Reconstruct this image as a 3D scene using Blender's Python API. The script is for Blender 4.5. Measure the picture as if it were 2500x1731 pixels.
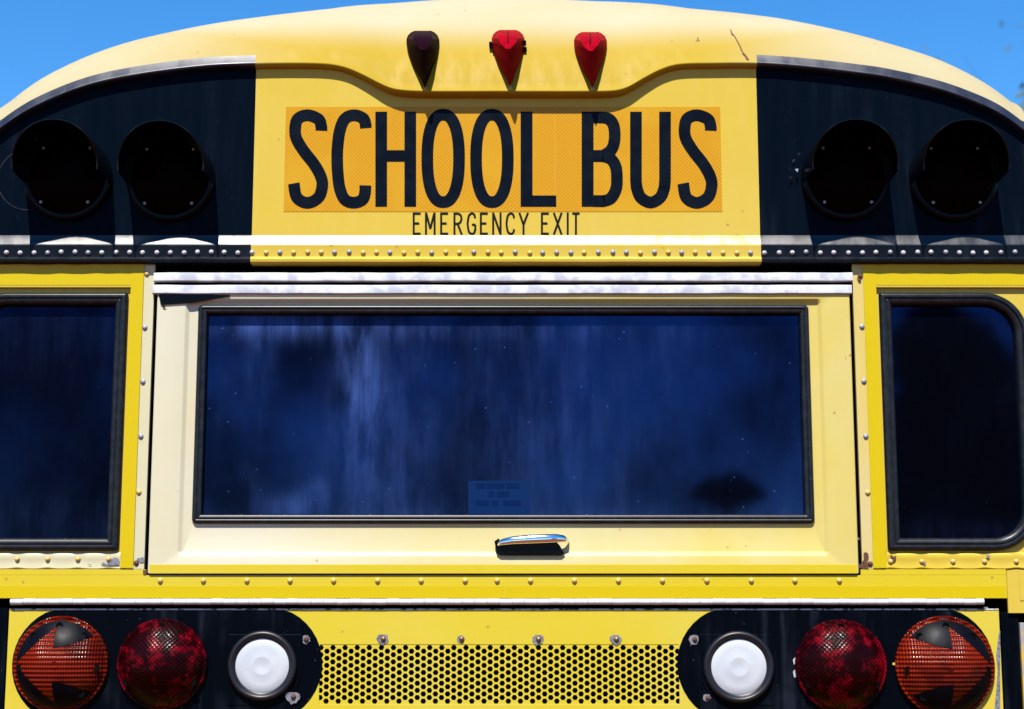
import bpy, bmesh, math, random
from mathutils import Vector, Matrix
rnd = random.Random(7)
SC = bpy.context.scene
for o in list(bpy.data.objects): bpy.data.objects.remove(o)
R = math.radians
# ------------------------------------------------------------------ camera, sky, sun, exposure
CX, CD, CZ, PITCH, LENS = 0.021, 4.0, 1.55, R(9.3), 58.0
cam = bpy.data.cameras.new('camera'); cam.lens = LENS; cam.sensor_width = 36
cam.clip_start = 0.1; cam.clip_end = 2000
cam.dof.use_dof = True; cam.dof.focus_distance = 4.02; cam.dof.aperture_fstop = 2.8
co = bpy.data.objects.new('camera', cam); SC.collection.objects.link(co)
co.location = (CX, -CD, CZ); co.rotation_euler = (R(90) + PITCH, 0, 0); SC.camera = co

SUN = Vector((-0.17, -1.0, 1.58)).normalized()
w = bpy.data.worlds.new('World'); SC.world = w; w.use_nodes = True
nt = w.node_tree; sky = nt.nodes.new('ShaderNodeTexSky'); sky.sky_type = 'NISHITA'; sky.sun_disc = False
sky.sun_elevation = math.asin(SUN.z); sky.sun_rotation = math.atan2(SUN.x, SUN.y)
sky.altitude = 1500; sky.air_density = 1.0; sky.dust_density = 0.0; sky.ozone_density = 3.0
bg = nt.nodes['Background']; bg.inputs['Strength'].default_value = 0.10
hs = nt.nodes.new('ShaderNodeHueSaturation'); hs.inputs['Saturation'].default_value = 1.33; hs.inputs['Value'].default_value = 1.0
nt.links.new(sky.outputs[0], hs.inputs['Color']); nt.links.new(hs.outputs[0], bg.inputs['Color'])   # deep dry-air blue
sl = bpy.data.lights.new('sun', 'SUN'); sl.energy = 5.0; sl.angle = R(0.5); sl.color = (1, 0.95, 0.88)
so = bpy.data.objects.new('sun', sl); SC.collection.objects.link(so)
so.rotation_euler = SUN.to_track_quat('Z', 'Y').to_euler(); so.location = SUN * 30
SC.view_settings.view_transform = 'Standard'; SC.view_settings.look = 'None'
SC.view_settings.exposure = 1.2; SC.view_settings.gamma = 1; SC.view_settings.use_curve_mapping = False

# ------------------------------------------------------------------ measuring: photo pixel -> metres on the plane y
FP = 2500 * LENS / 36
def W(px, py, y=0.0):
    c, s = math.cos(PITCH), math.sin(PITCH); u = 865.5 - py; r = px - 1250
    d = (r, FP*c - u*s, FP*s + u*c); t = (y + CD) / d[1]
    return CX + d[0]*t, CZ + d[2]*t
def Z(py, y=0.0): return W(1250, py, y)[1]
def X(px, py, y=0.0): return W(px, py, y)[0]

# ------------------------------------------------------------------ materials
class NB:
    def __init__(s, name):
        s.m = bpy.data.materials.new(name); s.m.use_nodes = True; s.t = s.m.node_tree
        s.b = s.t.nodes['Principled BSDF']; s.tc = None
    def n(s, typ, **kw):
        x = s.t.nodes.new(typ)
        for k, v in kw.items(): setattr(x, k, v)
        return x
    def L(s, a, b): s.t.links.new(a, b)
    def set(s, **kw):
        for k, v in kw.items():
            i = s.b.inputs[k.replace('_', ' ')]
            if hasattr(v, 'is_output'): s.L(v, i)
            else: i.default_value = (*((K if k == 'Base_Color' else 1)*c for c in v), 1) if isinstance(v, tuple) and len(v) == 3 else v
    def obj(s):
        if not s.tc: s.tc = s.n('ShaderNodeNewGeometry').outputs['Position']
        return s.tc
    def map(s, scale=(1, 1, 1), loc=(0, 0, 0), rot=(0, 0, 0)):
        x = s.n('ShaderNodeMapping'); s.L(s.obj(), x.inputs[0])
        x.inputs[1].default_value = loc; x.inputs[2].default_value = rot; x.inputs[3].default_value = scale
        return x.outputs[0]
    def noise(s, scale, detail=4, st=(1, 1, 1), loc=(0, 0, 0), rough=0.55):
        x = s.n('ShaderNodeTexNoise'); s.L(s.map(st, loc), x.inputs['Vector'])
        x.inputs['Scale'].default_value = scale; x.inputs['Detail'].default_value = detail
        x.inputs['Roughness'].default_value = rough
        return x.outputs['Fac']
    def voro(s, scale, st=(1, 1, 1), feature='F1', rnd_=1.0, rot=(0, 0, 0)):
        x = s.n('ShaderNodeTexVoronoi', feature=feature); s.L(s.map(st, rot=rot), x.inputs['Vector'])
        x.inputs['Scale'].default_value = scale; x.inputs['Randomness'].default_value = rnd_
        return x.outputs['Distance']
    def ramp(s, f, a, b, lo=0.0, hi=1.0):
        x = s.n('ShaderNodeMapRange'); x.interpolation_type = 'SMOOTHSTEP'
        s.L(f, x.inputs[0])
        for i, v in zip((1, 2, 3, 4), (a, b, lo, hi)): x.inputs[i].default_value = v
        return x.outputs[0]
    def math(s, op, a, b=0.0):
        x = s.n('ShaderNodeMath', operation=op)
        for i, v in enumerate((a, b)):
            if hasattr(v, 'is_output'): s.L(v, x.inputs[i])
            else: x.inputs[i].default_value = v
        return x.outputs[0]
    def mix(s, f, a, b):
        x = s.n('ShaderNodeMix', data_type='RGBA')
        for i, v in ((0, f), (6, a), (7, b)):
            if hasattr(v, 'is_output'): s.L(v, x.inputs[i])
            else: x.inputs[i].default_value = (*(K*c for c in v), 1) if isinstance(v, tuple) else v
        return x.outputs[2]
    def bump(s, h, strength, dist=0.001):
        x = s.n('ShaderNodeBump'); s.L(h, x.inputs['Height'])
        x.inputs['Strength'].default_value = strength; x.inputs['Distance'].default_value = dist
        s.L(x.outputs[0], s.b.inputs['Normal'])
    def sep(s):
        x = s.n('ShaderNodeSeparateXYZ'); s.L(s.obj(), x.inputs[0]); return x.outputs
    def blob(s, cx, cz, rx, rz):                                  # soft elliptical stain at a place on the bus
        o = s.sep()
        a = s.math('DIVIDE', s.math('SUBTRACT', o[0], cx), rx); b = s.math('DIVIDE', s.math('SUBTRACT', o[2], cz), rz)
        q = s.math('ADD', s.math('MULTIPLY', a, a), s.math('MULTIPLY', b, b))
        return s.math('POWER', 2.718, s.math('MULTIPLY', q, -1.0))

K = 0.48
YEL = (0.80, 0.575, 0.065)
def paint(name, base=YEL, faded=(0.80, 0.64, 0.17), amount=0.5, rough=0.42, seed=0.0, spec=0.5, toplit=False, side=None):
    b = NB(name)
    n1 = b.noise(2.2, 5, (1, 1, 0.8), (seed, 0, seed)); n2 = b.noise(40, 4, (1, 1, 0.25), (seed, 1, 0))
    f = b.math('MULTIPLY', b.ramp(n1, 0.35, 0.72), amount)
    f = b.math('ADD', f, b.ramp(n2, 0.5, 0.75, 0, 0.03 if toplit else 0.12))
    col = b.mix(f, base, faded)
    if toplit:                                                       # cream painted in for the brighter light on the cap's crown and shoulders
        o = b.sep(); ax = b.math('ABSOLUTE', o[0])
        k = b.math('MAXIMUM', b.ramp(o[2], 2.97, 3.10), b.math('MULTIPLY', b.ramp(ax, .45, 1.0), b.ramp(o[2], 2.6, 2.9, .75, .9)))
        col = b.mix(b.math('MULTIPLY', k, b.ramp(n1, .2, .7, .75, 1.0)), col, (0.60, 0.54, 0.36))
    if side:                                                         # paler towards the left
        k = b.math('MULTIPLY', b.ramp(b.sep()[0], .55, -.75), b.ramp(n1, .2, .6, .65, 1.0)); col = b.mix(k, col, side)
    dots = b.voro(26); dn = b.noise(9, 2, loc=(seed, 3, 1))
    dm = b.math('MULTIPLY', b.ramp(dots, 0.05, 0.13, 1, 0), b.ramp(dn, 0.55, 0.60, 0, 0.7))
    col = b.mix(dm, col, (0.45, 0.22, 0.05))
    b.set(Base_Color=col, Roughness=b.ramp(n2, 0.3, 0.7, rough - .06, rough + .08), Specular_IOR_Level=spec)
    b.bump(b.noise(7, 3, loc=(seed, 0, 0)), 0.25, 0.004)
    return b.m
M = {}
M['cap'] = paint('cap_paint', (.53, .36, .018), (.55, .41, .05), amount=0.30, rough=0.5, seed=1, spec=.06, toplit=True)
M['rail'] = paint('rail_paint', amount=0.35, rough=0.27, seed=2, spec=.9)
M['head'] = paint('header_paint', amount=0.35, rough=0.36, seed=2, spec=.12)
M['body'] = paint('body_paint', (0.80, 0.58, 0.045), amount=0.35, rough=0.36, seed=3, spec=.2)
M['hatch'] = paint('hatch_paint', (0.80, 0.64, 0.14), (0.80, 0.71, 0.32), amount=1.0, rough=0.4, seed=5, spec=.25, side=(.81, .765, .57))
M['post'] = paint('post_paint', (0.80, 0.62, 0.15), (0.80, 0.68, 0.34), amount=0.9, rough=0.4, seed=6, spec=.25, side=(.77, .72, .46))
M['belt'] = paint('belt_paint', (0.80, 0.62, 0.02), (0.80, 0.64, 0.06), amount=0.6, rough=0.36, seed=8, spec=.2)
M['door'] = paint('door_paint', (0.80, 0.63, 0.035), (0.80, 0.67, 0.11), amount=0.7, rough=0.36, seed=9, spec=.2)

def black(name, rough=0.24, dust=0.5, seed=0.0, base=(0.0035, 0.004, 0.006), spec=0.5):
    b = NB(name)
    s1 = b.noise(26, 4, (1, 1, 0.10), (seed, 0, 0)); s2 = b.noise(3.5, 4, loc=(seed, 2, 5))
    sp = b.ramp(b.voro(60), 0.04, 0.10, 1, 0); sn = b.noise(12, 2, loc=(seed, 7, 2))
    f = b.math('MULTIPLY', b.ramp(s1, 0.45, 0.75), b.ramp(s2, 0.4, 0.7))
    f = b.math('MULTIPLY', f, dust * 0.06)
    f = b.math('ADD', f, b.math('MULTIPLY', sp, b.ramp(sn, 0.52, 0.60, 0, 0.22 * dust)))
    b.set(Base_Color=b.mix(f, base, (0.25, 0.32, 0.5)), Roughness=b.ramp(s1, 0.3, 0.7, rough - .05, rough + .1), Specular_IOR_Level=spec)
    b.bump(b.noise(5, 3, loc=(seed, 0, 1)), 0.2, 0.004)
    return b.m
M['blk'] = black('black_paint', 0.30, 0.5, 0, (0.0022, 0.0058, 0.0135), 0.012)
M['blkdoor'] = black('black_panel_paint', 0.3, 1.7, 4, (0.0012, 0.0026, 0.006), 0.02)
M['blkrail'] = black('black_rail_paint', 0.31, 0.6, 8, (.006,.008,.014), spec=.5)
M['blklip'] = black('black_lip_paint', 0.36, 0.3, 9, (.014, .018, .036), .55)
M['blkflange'] = black('black_flange_paint', 0.34, 0.8, 10, (.004, .007, .013), .10)

def simple(name, col, rough=0.5, metal=0.0, spec=0.5, nscale=0, nmix=None, bump=0):
    b = NB(name); c = col
    if nscale: c = b.mix(b.ramp(b.noise(nscale, 5), 0.4, 0.65), col, nmix)
    b.set(Base_Color=c, Roughness=rough, Metallic=metal, Specular_IOR_Level=spec)
    if bump: b.bump(b.noise(nscale * 2 or 40, 4), bump, 0.002)
    return b.m
M['rubber'] = simple('window_rubber', (0.007, 0.008, 0.011), 0.36, 0, 0.26, 60, (0.016, 0.018, 0.024))
M['plastic'] = simple('black_plastic', (0.002, 0.002, 0.003), 0.25, 0, 0.08)
M['hood'] = simple('hood_black', (0.0015, 0.0015, 0.002), 0.22, 0, 0.2)
M['hole'] = simple('dark_gap', (0.002, 0.002, 0.002), 0.9, 0, 0.0)
M['alu'] = simple('white_aluminium', (0.86, 0.88, 0.90), 0.42, 0.0, 0.5, 30, (0.56, 0.58, 0.66))
M['hinge'] = simple('hinge_steel', (0.88, 0.89, 0.90), 0.38, 0.0, 0.5, 80, (0.75, 0.75, 0.8))
M['steel'] = simple('bare_rivet_metal', (0.44, 0.46, 0.54), 0.45, 0.1, 0.5, 300, (0.28, 0.30, 0.38))
M['rivlite'] = simple('dusty_rivet', (0.80, 0.80, 0.88), 0.5, 0.1, 0.5, 300, (0.3, 0.3, 0.36))
M['rivyel'] = simple('painted_rivet', (0.84, 0.56, 0.08), 0.35, 0, 0.5, 300, (0.8, 0.6, 0.25))
M['rust'] = simple('rusty_metal', (0.20, 0.075, 0.03), 0.75, 0, 0.3, 220, (0.06, 0.03, 0.025), 0.6)
M['bare'] = simple('chipped_grey_metal', (0.28, 0.29, 0.33), 0.6, 0.0, 0.4, 160, (0.14, 0.14, 0.17), 0.3)
M['ghost'] = simple('old_sealant_trace', (0.05, 0.055, 0.075), 0.6, 0, 0.1, 60, (0.015, 0.018, 0.026))
M['brass'] = simple('brass_screw', (0.45, 0.24, 0.10), 0.35, 0.8)
M['letter'] = simple('letter_black', (0.0045, 0.007, 0.0135), 0.28, 0, 0.04, 25, (0.007, 0.011, 0.02))
M['letter2'] = simple('letter_black_thin', (0.008, 0.008, 0.008), 0.4, 0, .1)
M['frost'] = simple('frosted_white_lens', (0.73, 0.77, 0.82), 0.30, 0, 0.5, 12, (0.66, 0.70, 0.77))
M['bezel'] = simple('bezel_rubber', (0.008, 0.009, 0.015), 0.42, 0, 0.35)
M['mark_dark'] = simple('dull_dark_red_lens', (0.018, 0.004, 0.009), 0.3, 0, 0.02, 60, (0.015, 0.004, 0.008)); M['mark_dark'].node_tree.nodes['Principled BSDF'].inputs['IOR'].default_value = 1.15
M['mark_red'] = simple('red_marker_lens', (0.40, 0.003, 0.013), 0.3, 0, 0.02, 60, (0.30, 0.002, 0.010)); M['mark_red'].node_tree.nodes['Principled BSDF'].inputs['IOR'].default_value = 1.12
M['mark_body'] = simple('marker_edge_amber', (0.30, 0.07, 0.006), 0.35, 0, .02)
M['warn'] = simple('dark_red_warning_lens', (0.0045, 0.0003, 0.0003), 0.4, 0, 0.01)
b = NB('chrome'); b.set(Base_Color=(1.7, 1.72, 1.8), Metallic=1.0, Roughness=0.12); b.bump(b.noise(60, 3), 0.1, 0.001); M['chrome'] = b.m
b = NB('crumpled_foil'); b.set(Base_Color=(0.5, 0.5, 0.55), Metallic=0.6, Roughness=0.3); M['foil'] = b.m
# reflective sheeting: honeycomb cells
def sheeting(name, c1, c2, scale, rough=0.3, fade=None):
    b = NB(name)
    v = b.voro(scale, feature='DISTANCE_TO_EDGE', rnd_=0.0, st=(1, 0.0, 1), rot=(0, R(45), 0))
    f = b.ramp(v, 0.02, 0.16); n = b.noise(5, 4)
    col = b.mix(f, c2, c1)
    if fade: col = b.mix(b.ramp(n, 0.42, 0.7, 0, 0.5), col, fade)
    b.set(Base_Color=col, Roughness=rough, Specular_IOR_Level=.15)
    return b.m
M['sign'] = sheeting('sign_sheeting', (0.80, 0.41, 0.008), (0.60, 0.25, 0.004), 150, 0.3, (0.80, 0.48, 0.02))
M['tape'] = sheeting('yellow_tape', (0.80, 0.62, 0.003), (0.71, 0.50, 0.003), 140, 0.32)
# tinted glass with dust streaks
def glass(name, blobs, amt, seed=0.0, spec=0.50):
    b = NB(name)
    st = b.noise(60, 5, (1, 1, 0.05), (seed, 0, 0), 0.7); cl = b.noise(6, 5, (1, 1, 0.45), (seed, 4, 0))
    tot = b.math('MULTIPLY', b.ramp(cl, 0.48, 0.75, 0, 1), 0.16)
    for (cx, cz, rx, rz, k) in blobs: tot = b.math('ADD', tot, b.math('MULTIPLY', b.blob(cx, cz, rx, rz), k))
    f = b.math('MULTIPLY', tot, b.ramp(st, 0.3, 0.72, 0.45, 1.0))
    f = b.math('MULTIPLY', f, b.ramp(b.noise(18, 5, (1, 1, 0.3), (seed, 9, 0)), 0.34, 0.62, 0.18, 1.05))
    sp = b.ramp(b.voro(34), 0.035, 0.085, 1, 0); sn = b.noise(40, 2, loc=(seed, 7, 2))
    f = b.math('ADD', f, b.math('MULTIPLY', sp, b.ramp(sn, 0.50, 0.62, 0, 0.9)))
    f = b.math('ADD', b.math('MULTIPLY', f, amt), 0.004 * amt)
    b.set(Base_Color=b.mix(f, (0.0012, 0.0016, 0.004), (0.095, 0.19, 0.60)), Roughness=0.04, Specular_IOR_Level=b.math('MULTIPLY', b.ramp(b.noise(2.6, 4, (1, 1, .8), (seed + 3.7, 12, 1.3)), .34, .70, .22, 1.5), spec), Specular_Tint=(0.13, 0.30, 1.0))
    b.bump(b.noise(2.5, 2, loc=(seed, 0, 0)), 0.03, 0.004)
    return b.m
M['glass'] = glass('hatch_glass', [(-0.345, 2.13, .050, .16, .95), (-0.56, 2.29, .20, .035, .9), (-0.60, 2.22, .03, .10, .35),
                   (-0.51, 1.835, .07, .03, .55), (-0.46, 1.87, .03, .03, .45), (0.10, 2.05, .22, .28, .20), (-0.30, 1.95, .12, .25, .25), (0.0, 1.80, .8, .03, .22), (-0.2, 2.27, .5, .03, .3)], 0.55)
M['glassl'] = glass('left_side_glass', [(-1.1, 2.3, .3, .15, .3), (-1.1, 1.80, .4, .06, .4)], 0.10, 3, .16)
M['glassr'] = glass('right_side_glass', [(1.2, 1.77, .3, .03, .3)], 0.08, 6, .3)
# lamp lenses
def lens_red():
    b = NB('red_lens')
    v = b.voro(130, feature='DISTANCE_TO_EDGE', rnd_=0.0, st=(1, 0, 1), rot=(0, R(45), 0))
    n = b.noise(15, 7, rough=0.72)
    f = b.math('MULTIPLY', b.ramp(n, 0.47, 0.62, 0.03, 1), b.ramp(v, 0.02, 0.2, 0.4, 1))
    b.set(Base_Color=b.mix(f, (0.006, 0.0003, 0.0006), (0.30, 0.001, 0.012)), Roughness=0.26, IOR=1.15)
    b.bump(v, 0.5, 0.003); return b.m
M['lred'] = lens_red()
def lens_amber():
    b = NB('orange_red_lens'); o = b.sep()
    wv = b.math('SINE', b.math('MULTIPLY', o[2], 2*math.pi/0.0105)); wx = b.math('SINE', b.math('MULTIPLY', o[0], 2*math.pi/0.0062))
    f = b.math('MULTIPLY', b.ramp(wv, -0.9, 0.6, 0.25, 1), b.ramp(wx, -1, 0.3, 0.55, 1))
    f = b.math('MULTIPLY', f, b.ramp(b.noise(12, 4), 0.38, 0.58, 0.35, 1))
    b.set(Base_Color=b.mix(f, (0.025, 0.001, 0.0004), (0.36, 0.021, 0.0015)), Roughness=0.2, IOR=1.22)
    b.bump(b.math('ADD', wv, b.math('MULTIPLY', wx, 0.6)), 0.55, 0.0016); return b.m
M['lamb'] = lens_amber()
M['mask'] = black('arrow_mask_black', 0.42, 0.5, 12, (.002,.003,.007), spec=.06)
M['chip'] = None
b = NB('chipped_edge'); n = b.noise(70, 5, (1, 1, 1.5))
b.set(Base_Color=b.mix(b.ramp(n, 0.40, 0.52), (0.02, 0.02, 0.025), (0.72, 0.72, 0.74)), Roughness=0.5); M['chip'] = b.m
M['peel'] = simple('peeling_yellow_grey', (0.84, 0.56, 0.06), 0.5, 0, 0.4, 14, (0.36, 0.38, 0.46))
M['notice'] = simple('notice_paper_behind_tint', (0.007, 0.030, 0.125), 0.4, 0, 0.0)
M['print'] = simple('notice_print_behind_tint', (0.0045, 0.021, 0.095), 0.4, 0, 0.0)
M['stain'] = simple('rust_run', (0.74, 0.40, 0.10), 0.5, 0, 0.4, 60, (0.80, 0.48, 0.06))
M['warm_ground'] = simple('bounce_ground', (0.27, 0.075, 0.026), 0.95, 0, 0.05, 40, (0.20, 0.06, 0.024), 0.4)  # ground out of view, its red chosen to warm the bounced light
def leafmat(name, c1, c2):
    b = NB(name); b.set(Base_Color=b.mix(b.ramp(b.noise(2.2, 3), 0.35, 0.65), c1, c2), Roughness=0.55); return b.m
M['leaf'] = leafmat('leaves', (0.035, 0.075, 0.02), (0.09, 0.13, 0.04))
M['leafdark'] = leafmat('dark_leaves', (0.02, 0.04, 0.012), (0.05, 0.08, 0.025))
M['bark'] = simple('bark', (0.10, 0.075, 0.055), 0.9, 0, 0.2, 20, (0.05, 0.04, 0.03), 0.5)

# ------------------------------------------------------------------ object helpers
def obj(name, bm, mats, parent=None, smooth=False, angle=None):
    me = bpy.data.meshes.new(name); bmesh.ops.recalc_face_normals(bm, faces=bm.faces[:]); bm.to_mesh(me); bm.free()
    if not isinstance(mats, (list, tuple)): mats = [mats]
    for m in mats: me.materials.append(m)
    o = bpy.data.objects.new(name, me); SC.collection.objects.link(o)
    if parent: o.parent = parent
    if smooth:
        for p in me.polygons: p.use_smooth = True
        if angle: me.set_sharp_from_angle(angle=R(angle))
    return o
def empty(name, loc, parent=None):
    o = bpy.data.objects.new(name, None); SC.collection.objects.link(o); o.location = loc
    o.empty_display_size = 0.1
    if parent: o.parent = parent
    return o
def tag(o, label=None, cat=None, group=None, kind=None):
    for k, v in (('label', label), ('category', cat), ('group', group), ('kind', kind)):
        if v: o[k] = v
    return o
def dup(o, loc, parent=None, mat=None):
    c = o.copy(); SC.collection.objects.link(c); c.location = loc
    c.parent = parent or o.parent
    for ch in list(o.children):
        d = ch.copy(); SC.collection.objects.link(d); d.parent = c
    return c
def box(bm, x0, x1, y0, y1, z0, z1, bev=0):
    r = bmesh.ops.create_cube(bm, size=1); vs = r['verts']
    for v in vs: v.co = ((x0+x1)/2 + v.co.x*(x1-x0), (y0+y1)/2 + v.co.y*(y1-y0), (z0+z1)/2 + v.co.z*(z1-z0))
    if bev:
        es = list({e for v in vs for e in v.link_edges})
        bmesh.ops.bevel(bm, geom=es, offset=bev, segments=2, affect='EDGES', profile=0.6)
def loft(bm, loops, closed=True, mi=0, cap0=False, cap1=False):
    vs = [[bm.verts.new(p) for p in lp] for lp in loops]; n = len(vs[0])
    for a, b_ in zip(vs, vs[1:]):
        for i in range(n if closed else n-1):
            j = (i+1) % n; f = bm.faces.new((a[i], a[j], b_[j], b_[i])); f.material_index = mi
    if cap0: bm.faces.new(vs[0][::-1]).material_index = mi
    if cap1: bm.faces.new(vs[-1]).material_index = mi
    return vs
def lathe(bm, prof, cx=0, cz=0, seg=48, cap=False, mi=0):            # profile of (radius, y) about an axis along y
    loops = []
    for r, y in prof:
        loops.append([(cx + r*math.sin(2*math.pi*k/seg), y, cz + r*math.cos(2*math.pi*k/seg)) for k in range(seg)])
    return loft(bm, loops, True, mi, False, cap)
def rrect(x0, x1, z0, z1, rs, off=0.0, y=0.0, n=10):                 # rounded rectangle shrunk by off; rs = radii at bl, br, tr, tl
    x0 += off; x1 -= off; z0 += off; z1 -= off; pts = []
    for (cx, cz, sx, sz, a0), r in zip(((x0, z0, 1, 1, 180), (x1, z0, -1, 1, 270), (x1, z1, -1, -1, 0), (x0, z1, 1, -1, 90)), rs):
        r = max(r - off, 0.0015)
        for k in range(n+1):
            a = R(a0 + 90*k/n); pts.append((cx + sx*r + r*math.cos(a), y, cz + sz*r + r*math.sin(a)))
    return pts
def plate(bm, pts, y0, y1, mi=0):                                    # outline pts (x,z) from front y0 to back y1
    a = [bm.verts.new((x, y0, z)) for x, z in pts]; c = [bm.verts.new((x, y1, z)) for x, z in pts]; n = len(pts)
    bm.faces.new(a).material_index = mi
    for i in range(n):
        j = (i+1) % n; bm.faces.new((a[i], a[j], c[j], c[i])).material_index = mi
def spline(pts, xs):                                                 # monotone-ish cubic through (x, v)
    pts = sorted(pts); out = []
    for x in xs:
        i = 0
        while i < len(pts)-2 and x > pts[i+1][0]: i += 1
        x0, y0 = pts[i]; x1, y1 = pts[i+1]
        def sl_(k):
            if k <= 0: return (pts[1][1]-pts[0][1])/(pts[1][0]-pts[0][0])
            if k >= len(pts)-1: return (pts[-1][1]-pts[-2][1])/(pts[-1][0]-pts[-2][0])
            return (pts[k+1][1]-pts[k-1][1])/(pts[k+1][0]-pts[k-1][0])
        h = x1-x0; t = (x-x0)/h; m0, m1 = sl_(i)*h, sl_(i+1)*h
        out.append((2*t**3-3*t**2+1)*y0+(t**3-2*t**2+t)*m0+(-2*t**3+3*t**2)*y1+(t**3-t**2)*m1)
    return out

# ------------------------------------------------------------------ setting
bm = bmesh.new(); bmesh.ops.create_grid(bm, x_segments=2, y_segments=2, size=600)
tag(obj('ground', bm, M['warm_ground']), kind='structure', label='unseen ground under the parked bus, reddened to warm the bounced light', cat='ground')

BUS = empty('school_bus', (0, 0, 0))
tag(BUS, 'yellow school bus seen from behind with black lamp panels and three dark rear windows', 'school bus')
BW = 1.335                                                            # half width
YH = -0.0125                                                           # header wall plane
ZR0, ZR1, ZR2, ZR3 = Z(574.5, YH), Z(599, -.02), Z(630, -.02), Z(640, -.02)                   # ledge top, ledge foot, flange foot, hem
YF = -0.022                                                           # rail flange plane

# ------------------------------------------------------------------ rear roof cap
Rpx = [(0,265),(83,203),(165,159),(248,124),(331,98),(413,79),(496,62),(620,43),(724,30),(848,16),(1014,3),(1235,-6),(1444,2),(1531,6),(1696,21),(1850,38),(1924,48),(2048,74),(2172,107),(2296,147),(2379,188),(2466,247)]
Lpx = [(0,318),(83,265),(207,215),(331,188),(496,167),(626,161),(745,160),(807,163),(848,172),(890,191),(931,213),(960,225),(993,230),(1040,232),(1240,232),(1440,232),(1498,230),(1531,221),(1572,197),(1614,175),(1655,163),(1738,160),(1850,160),(1965,168),(2089,182),(2172,194),(2296,223),(2379,252),(2445,283),(2500,322)]
Lw = [W(px, py, YH - .021) for px, py in Lpx]
zs = ZR0 + 0.02
def lipdepth(x):
    t = min(max((0.42 - abs(x)) / 0.2, 0), 1); return 0.021 + 0.011*t*t*(3-2*t)
def capd(h): return min(.03 + 1.15*h, .42 + .15*h)
PH0 = .30; C0, S0 = math.cos(PH0), math.sin(PH0); LZ = .012          # the lip front leans back a little
def ends(pts, k, drop):                                              # carry a profile on to the edges of the body
    (xa, za), (xb, zb) = pts[0], pts[-1]
    return [(-BW-.012, za - drop - (1.322+xa)*k), (-1.322, za - (1.322+xa)*k)] + pts + [(1.322, zb - (1.322-xb)*k), (BW+.012, zb - drop - (1.322-xb)*k)]
Tw = [(W(px, py, .07 + .10*(1-abs(px-1235)/1250))[0], W(px, py, .07 + .10*(1-abs(px-1235)/1250))[1] + .012) for px, py in Rpx]
Tw = ends(Tw, 1.3, .2); Lw = ends(Lw[2:-2] if Lw[0][0] < -1.34 else Lw, 1.0, .17)
XB0, XB1 = X(622, 380), X(1849, 380)                                  # paint line between yellow and black
N = 260
xs = [-BW + 2*BW*i/N for i in range(N+1)]
for xb in (XB0, XB1): xs[min(range(len(xs)), key=lambda i: abs(xs[i]-xb))] = xb
xs.sort(); Ls = spline(Lw, xs); Rs = [max(t, l + LZ + .012) for t, l in zip(spline(Tw, xs), Ls)]
def project(x, y, z):
    c_, s_ = math.cos(PITCH), math.sin(PITCH); dy, dz = y + CD, z - CZ
    dep = dy*c_ + dz*s_; return 1250 + FP*(x - CX)/dep, 865.5 - FP*(dz*c_ - dy*s_)/dep
def capprof(x, l, r):
    h = (r - l - LZ)/(1-S0); return lipdepth(x), h, capd(h)
def capY(x, z):
    l = spline(Lw, [x])[0]; s, h, d = capprof(x, l, max(spline(Tw, [x])[0], l + LZ + .012))
    q = min(max((z - l - LZ)/h + S0, S0), 1); return YH + .002 - s + d*(C0 - math.sqrt(1-q*q))
for it in range(14):
    rows = [[] for _ in range(15)]; tops = spline(Tw, xs)
    for x, l, t in zip(xs, Ls, tops):
        s, h, d = capprof(x, l, max(t, l + LZ + .012))
        for k in range(15):
            p = PH0 + (R(90)-PH0)*k/14; rows[k].append(project(x, YH + .002 - s + d*(C0-math.cos(p)), l + LZ + h*(math.sin(p)-S0)))
    fix = []
    for px, py in Rpx:
        env = 1e9
        for rw in rows:
            for a, b_ in zip(rw, rw[1:]):
                if min(a[0], b_[0]) <= px <= max(a[0], b_[0]) and a[0] != b_[0]: env = min(env, a[1] + (b_[1]-a[1])*(px-a[0])/(b_[0]-a[0]))
        fix.append(max(min((env - py)*.0007, .03), -.03) if env < 1e8 else 0)
    fix = [(fix[max(i-1, 0)] + 2*fix[i] + fix[min(i+1, len(fix)-1)])/4 for i in range(len(fix))]
    Tw = ends([(x, z + f) for (x, z), f in zip(Tw[2:-2], fix)], 1.3, .2)
Rs = [max(t, l + LZ + .012) for t, l in zip(spline(Tw, xs), Ls)]
bm = bmesh.new(); grid = []
NA, NP = 10, 18
for x, l, r in zip(xs, Ls, Rs):
    s, h, d = capprof(x, l, r); col = []
    for k in range(NA):
        a = R(90 - 108*k/(NA-1)); col.append((x, YH + .012 - (s+.012)*math.cos(a)**.7 if a > 0 else YH + .012 - (s+.012)*math.cos(a), l + .008 - .010*math.sin(a)))
    p0 = math.asin(min(S0 + .020/h, .92))
    for k in range(NP+1):
        p = p0 + (R(90)-p0)*k/NP; col.append((x, YH + .002 - s + d*(C0-math.cos(p)), l + LZ + h*(math.sin(p)-S0)))
    grid.append([bm.verts.new(c) for c in col])
for i in range(len(xs)-1):
    xm = (xs[i]+xs[i+1])/2
    for k in range(len(grid[0])-1):
        f = bm.faces.new((grid[i][k], grid[i+1][k], grid[i+1][k+1], grid[i][k+1]))
        f.material_index = 1 if (xm < XB0 or xm > XB1) and k < NA else 0
obj('roof_cap', bm, [M['cap'], M['blklip']], BUS, True)
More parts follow.
